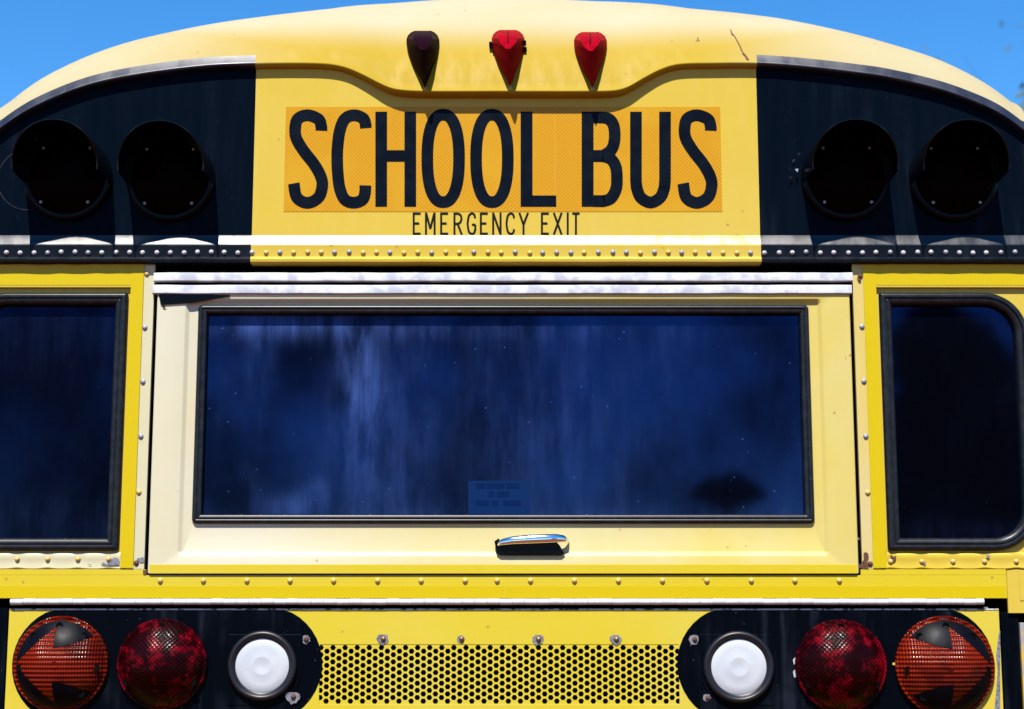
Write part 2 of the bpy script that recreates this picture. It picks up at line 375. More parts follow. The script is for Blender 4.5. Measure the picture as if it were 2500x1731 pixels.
# long roof and side walls behind the cap
bm = bmesh.new(); loops = []
for y in (0.9, 1.5, 4.5, 9.5):
    lp = [(-BW, y, 0.55)] + [(x, y, r - max(0, r-3.19)*.6*min(1, (y-.4)/1.1)) for x, r in zip(xs, Rs)] + [(BW, y, 0.55)]
    loops.append(lp)
first = [(-BW, 0.02, 0.55)] + [(x, YH + .002 - capprof(x, l, r)[0] + capprof(x, l, r)[2]*C0, r) for x, l, r in zip(xs, Ls, Rs)] + [(BW, 0.02, 0.55)]
loft(bm, [first] + loops, False, 0, False, False)
bm.faces.new([bm.verts.new(p) for p in loops[-1]])
obj('roof', bm, M['body'], BUS, True, 40)

for k, sg in enumerate((-1, 1)):
    bm = bmesh.new(); box(bm, min(sg*(BW+.0006), sg*(BW+.004)), max(sg*(BW+.0006), sg*(BW+.004)), -.010, .06, .56, (Ls[0], Ls[-1])[k] + .01); obj('corner_trim', bm, M['body'], BUS)
# ------------------------------------------------------------------ header wall: yellow middle, black lamp panels
def header(name, x0, x1, mat, y=YH):
    bm = bmesh.new(); st = sorted({x0, x1} | {x for x in xs if x0 < x < x1}); l = spline(Lw, st)
    lo = [[(x, y, ZR0) for x in st], [(x, y, z + .02) for x, z in zip(st, l)]]
    loft(bm, lo, False); return obj(name, bm, mat, BUS)
header('header_panel', XB0, XB1, M['head'])
PANL = header('lamp_panel', -BW, XB0, M['blk']); PANR = header('lamp_panel', XB1, BW, M['blk'])
# rail: sloping ledge, riveted flange, rolled hem
bm = bmesh.new()
for x0, x1, mi in ((-BW, XB0, 1), (XB0, XB1, 0), (XB1, BW, 1)):
    pr = [(YH, ZR0)]
    for k in range(1, 7):
        a = k/7; pr.append((YH + (YF-YH)*(a**1.12), ZR0 + (ZR1-ZR0)*a))
    pr += [(YF, ZR1), (YF+.0005, ZR1-.003), (YF, ZR2+.003), (YF-.004, ZR2-.001), (YF-.006, ZR2-.004), (YF-.005, ZR3), (YF+.002, ZR3-.003), (0.05, ZR3-.003)]
    nx = 24; st = [x0 + (x1-x0)*i/nx for i in range(nx+1)]
    rr = random.Random(3); wob = [0.0]+[rr.uniform(-.0006, .0006) for _ in range(nx-1)]+[0.0]
    loft(bm, [[(x, y + (wv if j > 5 else 0), z + (wv if j > 9 else 0)) for j, (y, z) in enumerate(pr)] for x, wv in zip(st, wob)], False, mi)
bm.faces.ensure_lookup_table()
for f in bm.faces:
    if f.calc_center_median().z < ZR1 - .0005: f.material_index += 2
RAIL = obj('drip_rail', bm, [M['rail'], M['blkrail'], M['head'], M['blkflange']], BUS, True, 35)
def dome(r, h, n=5, seg=18):
    bm = bmesh.new(); pr = [(r, 0.0)] + [(r*math.cos(R(90)*k/n), -h*math.sin(R(90)*k/n)-.0004) for k in range(n)] + [(r*.06, -h-.0004)]
    lathe(bm, pr, 0, 0, seg, True); return bm
def proto(name, r, h, mat, parent):
    o = obj(name, dome(r, h), mat, parent, True); return o
zr = Z(616.5, YF); used = {}
def rivet(name, mat, loc, parent, r=.0062, h=.0052):
    key = (name, mat, parent.name, r)
    if key not in used:
        o = proto(name, r, h, M[mat], parent); o.location = loc; used[key] = o
    else: o = dup(used[key], loc, parent)
    return o
pat = 'ysyyssssyysysysyysyyysyyyssyysyysyysyysysssysssysys'
pxs = [615 - 33.2*k for k in range(1, 20)][::-1] + [615 + 33.85*k for k in range(0, 58)]
for i, px in enumerate(pxs):
    x = X(px + rnd.uniform(-1.5, 1.5), 617, YF)
    if abs(x) > BW - .02: continue
    if XB0 + .008 < x < XB1 - .004: mt = {'y': 'rivyel', 's': 'steel'}[pat[i % len(pat)]]
    else: mt = 'rivlite' if rnd.random() < .8 else 'steel'
    rivet('rivet', mt, (x, YF, zr + rnd.uniform(-.0012, .0012)), RAIL)

# ------------------------------------------------------------------ SCHOOL BUS sign and EMERGENCY EXIT lettering
SY = YH - .0008
def P2(px, py): return W(px, py, YH)
bm = bmesh.new(); (a0, b0), (a1, b1) = P2(698, 517), P2(1758, 261)
a0 = -.5465; a1 = .5435
for u0, u1 in ((a0, X(1355, 390, YH)-.0006), (X(1355, 390, YH)+.0006, a1)):
    plate(bm, [(u0, b0), (u1, b0), (u1, b1), (u0, b1)], SY, YH+.001)
SIGN = obj('school_bus_sign', bm, M['sign'], BUS)
def smooth_path(pts, closed=False, sub=14):
    n = len(pts); out = []; rng = range(n if closed else n-1)
    for i in rng:
        g = lambda k: pts[k % n] if closed else pts[min(max(k, 0), n-1)]
        p0, p1, p2, p3 = g(i-1), g(i), g(i+1), g(i+2)
        for s in range(sub):
            t = s/sub
            out.append(tuple(.5*(2*p1[j]+(p2[j]-p0[j])*t+(2*p0[j]-5*p1[j]+4*p2[j]-p3[j])*t*t+(3*p1[j]-p0[j]-3*p2[j]+p3[j])*t**3) for j in (0, 1)))
    if not closed: out.append(pts[-1])
    return out
def stroke(bm, pts, wd, y, closed=False):                             # flat ribbon of width wd (px) along a px path
    n = len(pts); A = []; B = []
    for i in range(n):
        p, q = (pts[i-1], pts[(i+1) % n]) if closed else (pts[max(i-1, 0)], pts[min(i+1, n-1)])
        dx, dz = q[0]-p[0], q[1]-p[1]; l = math.hypot(dx, dz) or 1; nx, nz = -dz/l*wd/2, dx/l*wd/2
        for arr, sg in ((A, 1), (B, -1)):
            x, z = W(pts[i][0]+sg*nx, pts[i][1]+sg*nz, YH); arr.append(bm.verts.new((x, y, z)))
    for i in range(n if closed else n-1):
        j = (i+1) % n; bm.faces.new((A[i], A[j], B[j], B[i]))
def rect(bm, x0, x1, y0, y1, y):
    bm.faces.new([bm.verts.new((*[W(px, py, YH)[0]], y, W(px, py, YH)[1])) for px, py in ((x0, y1), (x1, y1), (x1, y0), (x0, y0))])
q = lambda zx, zy, ox: (ox + zx/2.418, zy/2.418)
LY = SY - .0006; SW = 28.6
def Sshape(bm, x0, y):
    pts = [(446,772),(446,748),(430,705),(366,681),(308,702),(292,760),(300,820),(345,895),(400,965),(440,1035),(452,1095),(430,1165),(365,1198),(302,1166),(284,1083)]
    d = x0 - (600 + 248/2.418)
    stroke(bm, smooth_path([(600+a/2.418+d, b_/2.418) for a, b_ in pts]), SW, y)
def racetrack(x0, x1, y0, y1, e=2.9, n=72):
    cx, cy, a, b_ = (x0+x1)/2, (y0+y1)/2, (x1-x0)/2-SW/2, (y1-y0)/2-SW/2; out = []
    for k in range(n):
        t = 2*math.pi*k/n; c, s = math.cos(t), math.sin(t)
        ee = 2/2.35
        out.append((cx + a*math.copysign(abs(c)**ee, c), cy + b_*math.copysign(abs(s)**ee, s)))
    return out
def letter(fn):
    bm = bmesh.new(); fn(bm); return obj('letter', bm, M['letter'], SIGN)
letter(lambda b_: Sshape(b_, 702.6, LY))
letter(lambda b_: stroke(b_, smooth_path([(600+a/2.418, c/2.418) for a, c in [(709,757),(706,728),(690,697),(637,681),(585,703),(556,770),(543,860),(540,940),(544,1030),(556,1115),(585,1178),(637,1197),(688,1180),(704,1140),(706,1095)]]), SW, LY))
def fH(b_): rect(b_, 916.5, 945, 273, 505, LY); rect(b_, 987.5, 1016, 273, 505, LY); rect(b_, 945, 987.5, 367, 395, LY)
letter(fH)
letter(lambda b_: stroke(b_, racetrack(1029, 1135, 266, 508), SW, LY, True))
letter(lambda b_: stroke(b_, racetrack(1148, 1254, 266, 508), SW, LY, True))
def fL(b_): rect(b_, 1271, 1300, 273, 505, LY); rect(b_, 1300, 1358, 477.5, 505, LY)
letter(fL)
def fB(b_):
    rect(b_, 1420, 1449, 273, 505, LY)
    k = lambda pts: smooth_path([(1200+a/2.418, c/2.418) for a, c in pts])
    stroke(b_, [(1449, 287)] + k([(650,694),(690,702),(718,735),(727,790),(722,850),(700,893),(655,921)]) + [(1449, 381)], SW, LY)
    stroke(b_, [(1449, 381.2)] + k([(660,922),(705,940),(733,985),(740,1050),(735,1115),(705,1170),(660,1188)]) + [(1449, 491)], SW, LY - .0001)
letter(fB)
letter(lambda b_: stroke(b_, [(1552.5, 273), (1552.5, 440)] + smooth_path([(1554, 458), (1564, 482), (1588, 494.5), (1612, 482), (1622, 458)]) + [(1623.5, 440), (1623.5, 273)], SW, LY))
letter(lambda b_: Sshape(b_, 1653, LY))
# EMERGENCY EXIT, one mesh per word
def thin(bm, polys):
    for i, p in enumerate(polys): stroke(bm, p, 5.0, YH - .0010 - .00005*i)
T, Bt, Mid = 521.5, 570.5, 545.5
def gE(x, w_=17): return [[(x, T-2.5), (x, Bt+2.5)], [(x, T), (x+w_, T)], [(x, Mid), (x+w_*.8, Mid)], [(x, Bt), (x+w_, Bt)]]
def gM(x, w_=21): return [[(x, Bt+2.5), (x, T-2.5)], [(x+1, T), (x+w_/2, Bt-12)], [(x+w_/2, Bt-12), (x+w_-1, T)], [(x+w_, T-2.5), (x+w_, Bt+2.5)]]
def gR(x): return [[(x, Bt+2.5), (x, T-2.5)], [(x, T)] + smooth_path([(x+9, T), (x+15, T+4), (x+17, T+12), (x+15, T+20), (x+9, T+25)]) + [(x, T+25)], [(x+8, T+25), (x+18, Bt+2.5)]]
def gC(x): return smooth_path([(x+18, T+11), (x+16, T+3), (x+10, T-.5), (x+3, T+5), (x, T+20), (x, Bt-20), (x+3, Bt-5), (x+10, Bt+.5), (x+16, Bt-3), (x+18, Bt-11)])
def gG(x): return [gC(x), [(x+18.4, Bt-9), (x+18.4, Mid+3)], [(x+10, Mid+3), (x+18.4, Mid+3)]]
def gN(x): return [[(x, Bt+2.5), (x, T-2.5)], [(x+.5, T), (x+17.5, Bt)], [(x+18, T-2.5), (x+18, Bt+2.5)]]
def gY(x): return [[(x, T-2), (x+10, Mid+3)], [(x+21, T-2), (x+10, Mid+3)], [(x+10, Mid), (x+10, Bt+2.5)]]
def gX(x): return [[(x, T-2), (x+19, Bt+2)], [(x+19, T-2), (x, Bt+2)]]
def gI(x): return [[(x, T-2.5), (x, Bt+2.5)]]
def gT(x): return [[(x-9, T), (x+9, T)], [(x, T), (x, Bt+2.5)]]
bm = bmesh.new()
for g in (gE(1010), gM(1040), gE(1077), gR(1109.5), gG(1142), gE(1174), gN(1204), [gC(1237)], gY(1268)): thin(bm, g)
obj('emergency_lettering', bm, M['letter2'], BUS)
bm = bmesh.new()
for g in (gE(1323), gX(1352), gI(1386), gT(1406)): thin(bm, g)
obj('exit_lettering', bm, M['letter2'], BUS)

# ------------------------------------------------------------------ marker lamps on the cap
def marker(px, name, dark, top=73, bot=214, chip=False):
    hw = 40.0
    prof = [(0, .50, 0), (.03, .72, .12), (.08, .90, .36), (.15, 1.0, .62), (.24, 1.0, .85), (.34, .95, 1.0), (.42, .88, .96), (.56, .72, .84), (.70, .50, .70), (.84, .25, .52), (.95, .09, .30), (1, .03, .1)]
    fr = ((-1, .0), (-1, .05), (-.90, .20), (-.60, .78), (0, 1.0), (.60, .78), (.90, .20), (1, .05), (1, .0))
    bm = bmesh.new(); lp = []; rows = []
    for t, u_, f in prof:
        py = top + (bot-top)*t; y = -.02
        for _ in range(8): y = capY(0.0, Z(py, y))
        ymax = -.112 + .055*max(t-.34, 0)/.66; yr = y + (min(ymax, y-.01) - y)*(f if t < .34 else 1)*(1 if t < .9 else .6)
        pxc = px + (5 if t > .8 else 2*t); ring = []
        for u, k in fr:
            if k == .78: k = .93 if t <= .15 else (.86 if t < .3 else (.94 if t < .4 else (.88 if t < .5 else .78))); u = math.copysign(.62 if t <= .15 else (.46 if t < .3 else (.14 if t < .4 else (.22 if t < .5 else .34))), u)
            yy = y + k*(yr - y) - (.004 if k > 0 else -.006); x, z = W(pxc + u*u_*hw, py, yy); ring.append((x, yy, z))
        lp.append(ring); rows.append((X(pxc, py, y), y, Z(py, y), X(pxc + u_*hw, py, y) - X(pxc, py, y), yr, py, pxc))
    loft(bm, lp, False, 0, True, True)
    L_ = obj('marker_lamp', bm, M['mark_dark' if dark else 'mark_red'], BUS, True, 20)
    bm = bmesh.new(); rid = []                                         # centre seam
    for x0, y, z, hwid, yr, py, pxc in rows[1:5]: rid.append((*[W(pxc, py, yr-.0055)[0]], yr - .0055, W(pxc, py, yr-.0055)[1]))
    for a, c in zip(rid, rid[1:]):
        vs = [bm.verts.new((p[0]+s*.0014, p[1], p[2])) for p, s in ((a, -1), (a, 1), (c, 1), (c, -1))]; bm.faces.new(vs)
    obj('seam', bm, M['mark_dark'], L_)
    bm = bmesh.new(); rr = random.Random(int(px))                       # rust run below the lamp
    if True:
        x0 = rows[-1][0]; pts = []
        for k in range(9):
            py = bot - 6 + (226-bot)*k/8; y = -.03
            for _ in range(6): zz = Z(py, y); y = capY(0.0, zz)
            pts.append((y - .0006, zz, .003 + .0005*k + rr.uniform(-.0006, .0006)))
        loft(bm, [[(x0 - wd_, y, z), (x0 + wd_, y, z)] for y, z, wd_ in pts], False)
        obj('rust_run', bm, M['stain'], L_)
    if chip:
        bm = bmesh.new()
        for k in range(9):
            bm = bmesh.new(); x0, y, z, hwid = rows[5][:4]; s_ = -1 if k < 6 else 1
            box(bm, *(lambda cx, cz, r_: (cx-r_, cx+r_, y-.016, y-.001, cz-r_*1.2, cz+r_*1.2))(x0 + s_*(hwid + rr.uniform(-.006, .007)), z + rr.uniform(-.016, .018), rr.uniform(.0018, .0042)), .001)
            obj('sealant_crumb', bm, M['hole'], L_)
    return L_
tag(marker(1032, '', True, 75, 213), 'dull dark marker lamp')
tag(marker(1240, '', False, 73, 209, True), 'red marker lamp with cracked sealant at its edges')
tag(marker(1441, '', False, 78, 213), 'red marker lamp')
# scratch in the paint of the cap
bm = bmesh.new()
for path, wd in (([(1783,72),(1787,82),(1794,90),(1800,100),(1806,112),(1811,124),(1818,134),(1826,147)], 2.6), ([(1814,131),(1820,137),(1826,146)], 5.5), ([(1785,84),(1791,87)], 4), ([(1703,92),(1706,100)], 2.2), ([(1699,98),(1703,102)], 1.6)):
    pv = []; bm = bmesh.new()
    for px, py in path:
        y = -.02
        for _ in range(6): zz = Z(py, y); xx = X(px, py, y); y = capY(xx, zz)
        pv.append((xx, y - .0012, zz))
    loft(bm, [[(p[0] - wd*.0005*(.5+rnd.random()), p[1], p[2]), (p[0] + wd*.0005*(.5+rnd.random()), p[1], p[2])] for p in pv], False)
    obj('paint_scratch', bm, M['rust'], BUS)

# ------------------------------------------------------------------ hooded warning lamps
def warning(cx, cz, lean=0):
    g = empty('warning_lamp', (cx, YH, cz), BUS)
    bm = bmesh.new(); lathe(bm, [(.109, 0), (.109, -.016), (.104, -.020), (.097, -.020), (.096, -.012)], seg=56); obj('bezel', bm, M['plastic'], g, True, 30)
    bm = bmesh.new(); pr = [(.0965, -.012)] + [(.0965*math.cos(R(8+82*k/9)), -.018 - .030*math.sin(R(8+82*k/9))) for k in range(10)]
    lathe(bm, pr[:-1] + [(.002, pr[-1][1])], seg=56, cap=True); obj('lens', bm, M['warn'], g, True)
    bm = bmesh.new(); lo = []
    A = [R(-98 + 196*k/44) for k in range(45)]
    for ro, n0, n1 in ((.1085, 0, 8), (.1055, 8, 0)):
        step = 1 if n1 > n0 else -1
        for k in range(n0, n1+step, step):
            row = []
            for a in A:
                q_ = min(max((abs(a) - R(25)) / R(73), 0), 1); ln = .161 - .030*q_*q_*(3-2*q_)
                dr = .012*math.sin(k/8*1.57)*0
                y = -.010 - (ln-.010)*k/8; rr_ = ro - .004*(k/8)
                row.append((rr_*math.sin(a), y, rr_*math.cos(a)))
            lo.append(row)
    loft(bm, lo + [lo[0]], False); obj('hood', bm, M['hood'], g, True, 40)
    for a in (40, 140, 220, 320):
        o = proto('screw', .0042, .003, M['steel'], g); o.location = (.090*math.sin(R(a)), -.031, .090*math.cos(R(a)))
    return g
for px, py in ((163, 430), (415, 433), (2066, 430), (2330, 431)):
    x, z = W(px, py, YH - .02); warning(x, z)
# old ring of sealant beside the outermost left lamp; torn sealant beside the inner right one
bm = bmesh.new(); x, z = W(72, 437, YH)
pts = [bm.verts.new((x + r_*math.sin(R(a)), YH - .0008, z + r_*math.cos(R(a)))) for a in range(170, 345, 5) for r_ in (.0785, .0800)]
for i in range(0, len(pts)-2, 2): bm.faces.new((pts[i], pts[i+1], pts[i+3], pts[i+2]))
obj('sealant_ring', bm, M['ghost'], BUS)
bm = bmesh.new(); rr = random.Random(5)
for k in range(16):
    px, py = rr.uniform(1932, 1958), rr.uniform(370, 438)
    px += (400-py)*.25
    x, z = W(px, py, YH); r_ = rr.uniform(.002, .005)
    v = [bm.verts.new((x + rr.uniform(-r_, r_), YH - .002 - rr.uniform(0, .016), z + rr.uniform(-r_, r_)*1.4)) for _ in range(3)]; bm.faces.new(v)
obj('torn_sealant', bm, M['foil'], BUS)

# ------------------------------------------------------------------ rear wall around the side windows
XG = .9265                                                           # inner edge of side gaskets
YP = -.009                                                           # upper panel and tape plane
ZW1, ZW0 = Z(716), Z(1345)                                           # gasket top and bottom
ZT = ZR3 - .002
for sg in (-1, 1):
    s = lambda x0, x1: (sg*x0, sg*x1) if sg > 0 else (-x1, -x0)
    # window surround: recessed plate with a hole
    bm = bmesh.new(); n = 10
    wx0, wx1 = s(XG+.006, 1.286); rs = (.004, .10, .10, .004) if sg > 0 else (.058, .004, .004, .058)
    ox0, ox1 = s(.872, BW)
    out = rrect(ox0, ox1, Z(1392), ZT, (.0016,)*4, 0, .001, n); inn = rrect(wx0, wx1, ZW0+.006, ZW1-.006, rs, 0, .001, n)
    loft(bm, [out, inn]); inb = rrect(wx0, wx1, ZW0+.006, ZW1-.006, rs, 0, .03, n); loft(bm, [inn, inb])
    obj('window_surround', bm, M['body'], BUS)
    # window
    g0, g1 = s(XG, 1.29)
    rs2 = (.006, .105, .105, .006) if sg > 0 else (.062, .006, .006, .062)
    bm = bmesh.new(); gp = rrect(g0, g1, ZW0, ZW1, rs2, .028, .010, n)
    bm.faces.new([bm.verts.new(p) for p in gp])
    win = obj('side_window', bm, M['glassr' if sg > 0 else 'glassl'], BUS)
    bm = bmesh.new()
    prof = [(0, .002), (0, -.006), (.003, -.012), (.008, -.0145), (.013, -.013), (.0145, -.009), (.016, -.009), (.018, -.0115), (.024, -.011), (.029, -.006), (.031, .000), (.031, .012)]
    loft(bm, [rrect(g0, g1, ZW0, ZW1, rs2, o_, y, n) for o_, y in prof]); obj('rubber_seal', bm, M['rubber'], win, True, 50)
    # upper panel with tape
    bm = bmesh.new(); u0, u1 = s(.905, BW - .001); box(bm, u0, u1, YP, .0005, Z(703.5), ZT+.001, .0015)
    obj('upper_panel', bm, M['body'], BUS)
    bm = bmesh.new(); u0, u1 = s(.9085, BW - .003)
    plate(bm, [(u0, Z(698)), (u1, Z(698)), (u1, ZT), (u0, ZT)], YP - .0007, YP + .0005); obj('reflective_tape', bm, M['tape'], BUS)
    # post with screws and the vertical tape
    bm = bmesh.new(); p0, p1 = s(.8625, .9075); box(bm, p0, p1, -.0075, .004, Z(1390), ZT+.0005, .0012); POST = obj('corner_post', bm, M['post'], BUS)
    bm = bmesh.new(); t0, t1 = s(.8885, .9195); plate(bm, [(t0, Z(1387)), (t1, Z(1387)), (t1, ZT), (t0, ZT)], YP - .0016, -.004); obj('reflective_tape', bm, M['tape'], BUS)
    for k, py in enumerate((670, 801, 933, 1066, 1202, 1375) if sg < 0 else (676, 799, 932, 1066, 1203, 1377)):
        mt = 'rust' if k == 5 or (sg > 0 and k == 0) else ('rivyel' if k == 4 or (k == 0) else 'steel')
        rivet('screw', mt, (sg*.8815, -.0075, Z(py)), POST, .0065, .0045)
    # lower flange with dome rivets, wavy lower edge
    bm = bmesh.new(); f0, f1 = s(.9205, BW - .0005); st = [f0 + (f1-f0)*i/60 for i in range(61)]
    rivet_xs = [X(p, 1362, -.004) for p in ((43, 117, 191, 266) if sg < 0 else (2173.5, 2249.6, 2325.7, 2402.7, 2480))]
    rows = []
    for x in st:
        wv = min((abs(x-b_) for b_ in rivet_xs)); e_ = .0022*math.exp(-(wv/.016)**2)
        rows.append([(x, .001, Z(1348)), (x, -.006 + e_*.9, Z(1351.5)+.001), (x, -.0085 + e_*1.2, Z(1356) - e_*1.8), (x, -.0062 + e_, Z(1366)), (x, -.0062, Z(1380)), (x, -.0072, Z(1388) + e_*1.2), (x, -.004, Z(1391) + e_*1.3)])
    loft(bm, rows, False); FL = obj('window_flange', bm, M['post'] if sg < 0 else M['body'], BUS, True, 50)
    for b_ in rivet_xs: rivet('lower_rivet', 'rivyel', (b_, -.0060, Z(1365 if sg < 0 else 1371)), FL, .0062, .005)  # dome rivets like those of the rail
# paint lost at the flange corners
def chipmesh(pts_px, y, mat, name='bare_patch'):
    bm = bmesh.new(); bm.faces.new([bm.verts.new((*[W(a, c, y)[0]], y, W(a, c, y)[1])) for a, c in pts_px]); return obj(name, bm, mat, BUS)
chipmesh([(245,1378),(252,1372),(262,1377),(270,1370),(276,1362),(284,1361),(291,1366),(291,1379),(280,1380),(268,1381),(258,1380)], -.0092, M['bare'])
chipmesh([(213,1379),(219,1377),(224,1380)], -.0092, M['bare'])
chipmesh([(333,1364),(340,1362),(351,1360),(351,1372),(342,1374),(339,1369)], -.0095, M['bare'])
chipmesh([(2108,1352),(2113,1347),(2120,1352),(2121,1362),(2117,1370),(2120,1383),(2108,1384),(2104,1374),(2109,1366)], -.0096, M['rust'], 'rust_patch')
chipmesh([(2095,1376),(2107,1378),(2121,1384),(2120,1388),(2096,1387)], -.0098, M['rust'], 'rust_patch')
chipmesh([(2172,1358),(2176,1354),(2180,1359),(2188,1357),(2187,1366),(2183,1372),(2178,1366)], -.0094, M['rust'], 'rust_patch')
chipmesh([(2156,1373),(2162,1376),(2158,1382),(2164,1386),(2156,1388)], -.0100, M['rust'], 'rust_patch')
chipmesh([(2156,1342),(2163,1338),(2165,1348),(2160,1352)], -.0082, M['bare'])
chipmesh([(2254,1374),(2260,1372),(2261,1378),(2256,1380)], -.0092, M['bare'])
chipmesh([(2406,1356),(2412,1354),(2418,1358),(2414,1362)], -.0096, M['bare'])
chipmesh([(2092,678),(2099,676),(2103,683),(2101,690),(2096,688)], -.0098, M['rust'], 'rust_patch')
chipmesh([(2090,1310),(2096,1312),(2100,1318),(2095,1318)], -.0100, M['bare'])

# ------------------------------------------------------------------ emergency window hatch
HX = .8525; YO = -.013; ZH1, ZH0 = Z(712, YO), Z(1401, YO)
bm = bmesh.new(); n = 8
ix = .783; iz1, iz0 = Z(729, YO), Z(1357, YO); rs = (.012,)*4
gx = .7515; gz1, gz0 = Z(746), Z(1279); gr = (.012,)*4
lps = [rrect(-HX, HX, ZH0, ZH1, (.004,)*4, 0, .010, n), rrect(-HX, HX, ZH0, ZH1, (.004,)*4, 0, YO+.002, n), rrect(-HX, HX, ZH0, ZH1, (.004,)*4, .002, YO, n),
       rrect(-ix, ix, iz0, iz1, rs, -.001, YO, n), rrect(-ix, ix, iz0, iz1, rs, .002, YO+.001, n), rrect(-ix, ix, iz0, iz1, rs, .008, YO+.0085, n), rrect(-ix, ix, iz0, iz1, rs, .011, YO+.0095, n),
       rrect(-gx, gx, gz0, gz1, gr, .006, YO+.0095, n), rrect(-gx, gx, gz0, gz1, gr, .006, .02, n)]
loft(bm, lps); HATCH = obj('emergency_window', bm, M['hatch'], BUS, True, 35)
tag(HATCH, 'faded yellow push-out emergency window panel')
YG = YO + .0095
bm = bmesh.new(); bm.faces.new([bm.verts.new(p) for p in rrect(-gx, gx, gz0, gz1, gr, .020, YG+.012, n)]); obj('window_glass', bm, M['glass'], HATCH)
bm = bmesh.new()
prof = [(0, YG+.001), (0, YG-.004), (.0025, YG-.008), (.007, YG-.010), (.010, YG-.009), (.0112, YG-.0065), (.0125, YG-.0065), (.014, YG-.0082), (.0185, YG-.0075), (.0215, YG-.005), (.0225, YG), (.0225, YG+.014)]
loft(bm, [rrect(-gx, gx, gz0, gz1, gr, o_, y, n) for o_, y in prof]); obj('rubber_seal', bm, M['rubber'], HATCH, True, 50)
# lower band of the hatch
bm = bmesh.new(); box(bm, -HX+.004, HX-.004, YO-.0012, YO+.001, Z(1400, YO), Z(1378, YO), .0006); obj('lower_band', bm, M['belt'], HATCH)
# hinge bars above
def hbar(z0, z1, x0, x1, y0, wav):
    bm = bmesh.new(); st = [x0 + (x1-x0)*i/40 for i in range(41)]; rr = random.Random(wav); lo = []
    for x in st:
        d = rr.uniform(-.0005, .0005); h = (z1-z0)
        lo.append([(x, .02, z0+d), (x, y0+.002, z0+d), (x, y0, z0+.002+d), (x, y0-.0003, z0+h*.5), (x, y0+.001, z1-.003+d), (x, y0+.004, z1-.0008+d), (x, .02, z1+d)])
    loft(bm, lo, False, 0, True, True); return bm
obj('hinge_bar', hbar(Z(686, YF), Z(663.5, YF), -.862, .8605, YF+.002, 1), M['alu'], HATCH, True, 40)
obj('hinge_bar', hbar(Z(716.5, YF), Z(693.5, YF), -.8645, .8575, YF+.003, 2), M['alu'], HATCH, True, 40)
bm = bmesh.new(); box(bm, -.872, .872, .016, .03, Z(1410), ZT+.01); obj('door_frame', bm, M['hole'], BUS)
bm = bmesh.new(); box(bm, -.861, .859, -.002, .006, Z(722), Z(660)); obj('hinge_backing', bm, M['hole'], BUS)
# dark plate standing in for the shade under the bent lower bar
bm = bmesh.new(); p = [W(a, c, YF) for a, c in ((386,717),(470,717),(560,719),(560,722),(470,738),(391,743))]; plate(bm, p, YO-.0035, YO-.0003); obj('bent_bar_shade', bm, M['plastic'], HATCH)
chipmesh([(398,744),(404,748),(403,752),(407,755),(400,757),(396,750)], YO-.0005, M['rust'], 'rust_patch')
# notice behind the tinted glass
x0, x1 = X(1143, 1200), X(1294, 1200); bm = bmesh.new(); yn = YG + .0116
plate(bm, [(x0, Z(1257)), (x1, Z(1257)), (x1, Z(1173)), (x0, Z(1173))], yn, yn+.0004); NOT = obj('paper_notice', bm, M['notice'], HATCH)
bm = bmesh.new()
for a, c, d, e_ in ((1161,1184,1179,1192),(1187,1232,1179,1192),(1236,1268,1179,1192),(1193,1207,1199,1213),(1213,1243,1199,1213),(1161,1194,1221,1234),(1201,1216,1221,1234),(1228,1272,1221,1234)):
    pp = [W(u, v) for u, v in ((a, e_), (c, e_), (c, d), (a, d))]; bm.faces.new([bm.verts.new((u, yn-.0003, v)) for u, v in pp])
obj('faint_print', bm, M['print'], NOT)
# chrome handle
bm = bmesh.new(); lo = []
ctl = [(-.006,1212,1329,.004),(-.016,1214,1328,.006),(-.027,1226,1323,.0078),(-.031,1250,1319,.0095),(-.032,1290,1316.5,.0105),(-.032,1330,1315,.0105),(-.030,1360,1314,.0100),(-.025,1377,1315,.0085),(-.016,1386,1319,.0065),(-.006,1389,1321,.004)]
for (y, px, py, hh) in ctl:
    x, z = W(px, py, y); ring = []
    for k in range(12):
        a = 2*math.pi*k/12; ring.append((x, y + YO*0 + .006*math.cos(a), z + hh*math.sin(a) + .0015*math.cos(a)))
    lo.append(ring)
loft(bm, lo, True, 0, True, True); HD = obj('handle', bm, M['chrome'], HATCH, True)
bm = bmesh.new()
pl = [W(a, c, YO) for a, c in ((1207,1322),(1217,1315),(1224,1322),(1228,1327),(1362,1327),(1368,1334),(1372,1343),(1378,1350),(1370,1356),(1222,1356),(1213,1350),(1210,1338))]
plate(bm, pl, YO-.007, YO+.001); obj('handle_base', bm, M['plastic'], HD)
bm = bmesh.new()
pl = [W(a, c, -.022) for a, c in ((1224,1320),(1362,1316),(1360,1336),(1345,1350),(1240,1352),(1224,1338))]
plate(bm, pl, -.0225, -.0205); obj('handle_backing', bm, M['plastic'], HD)

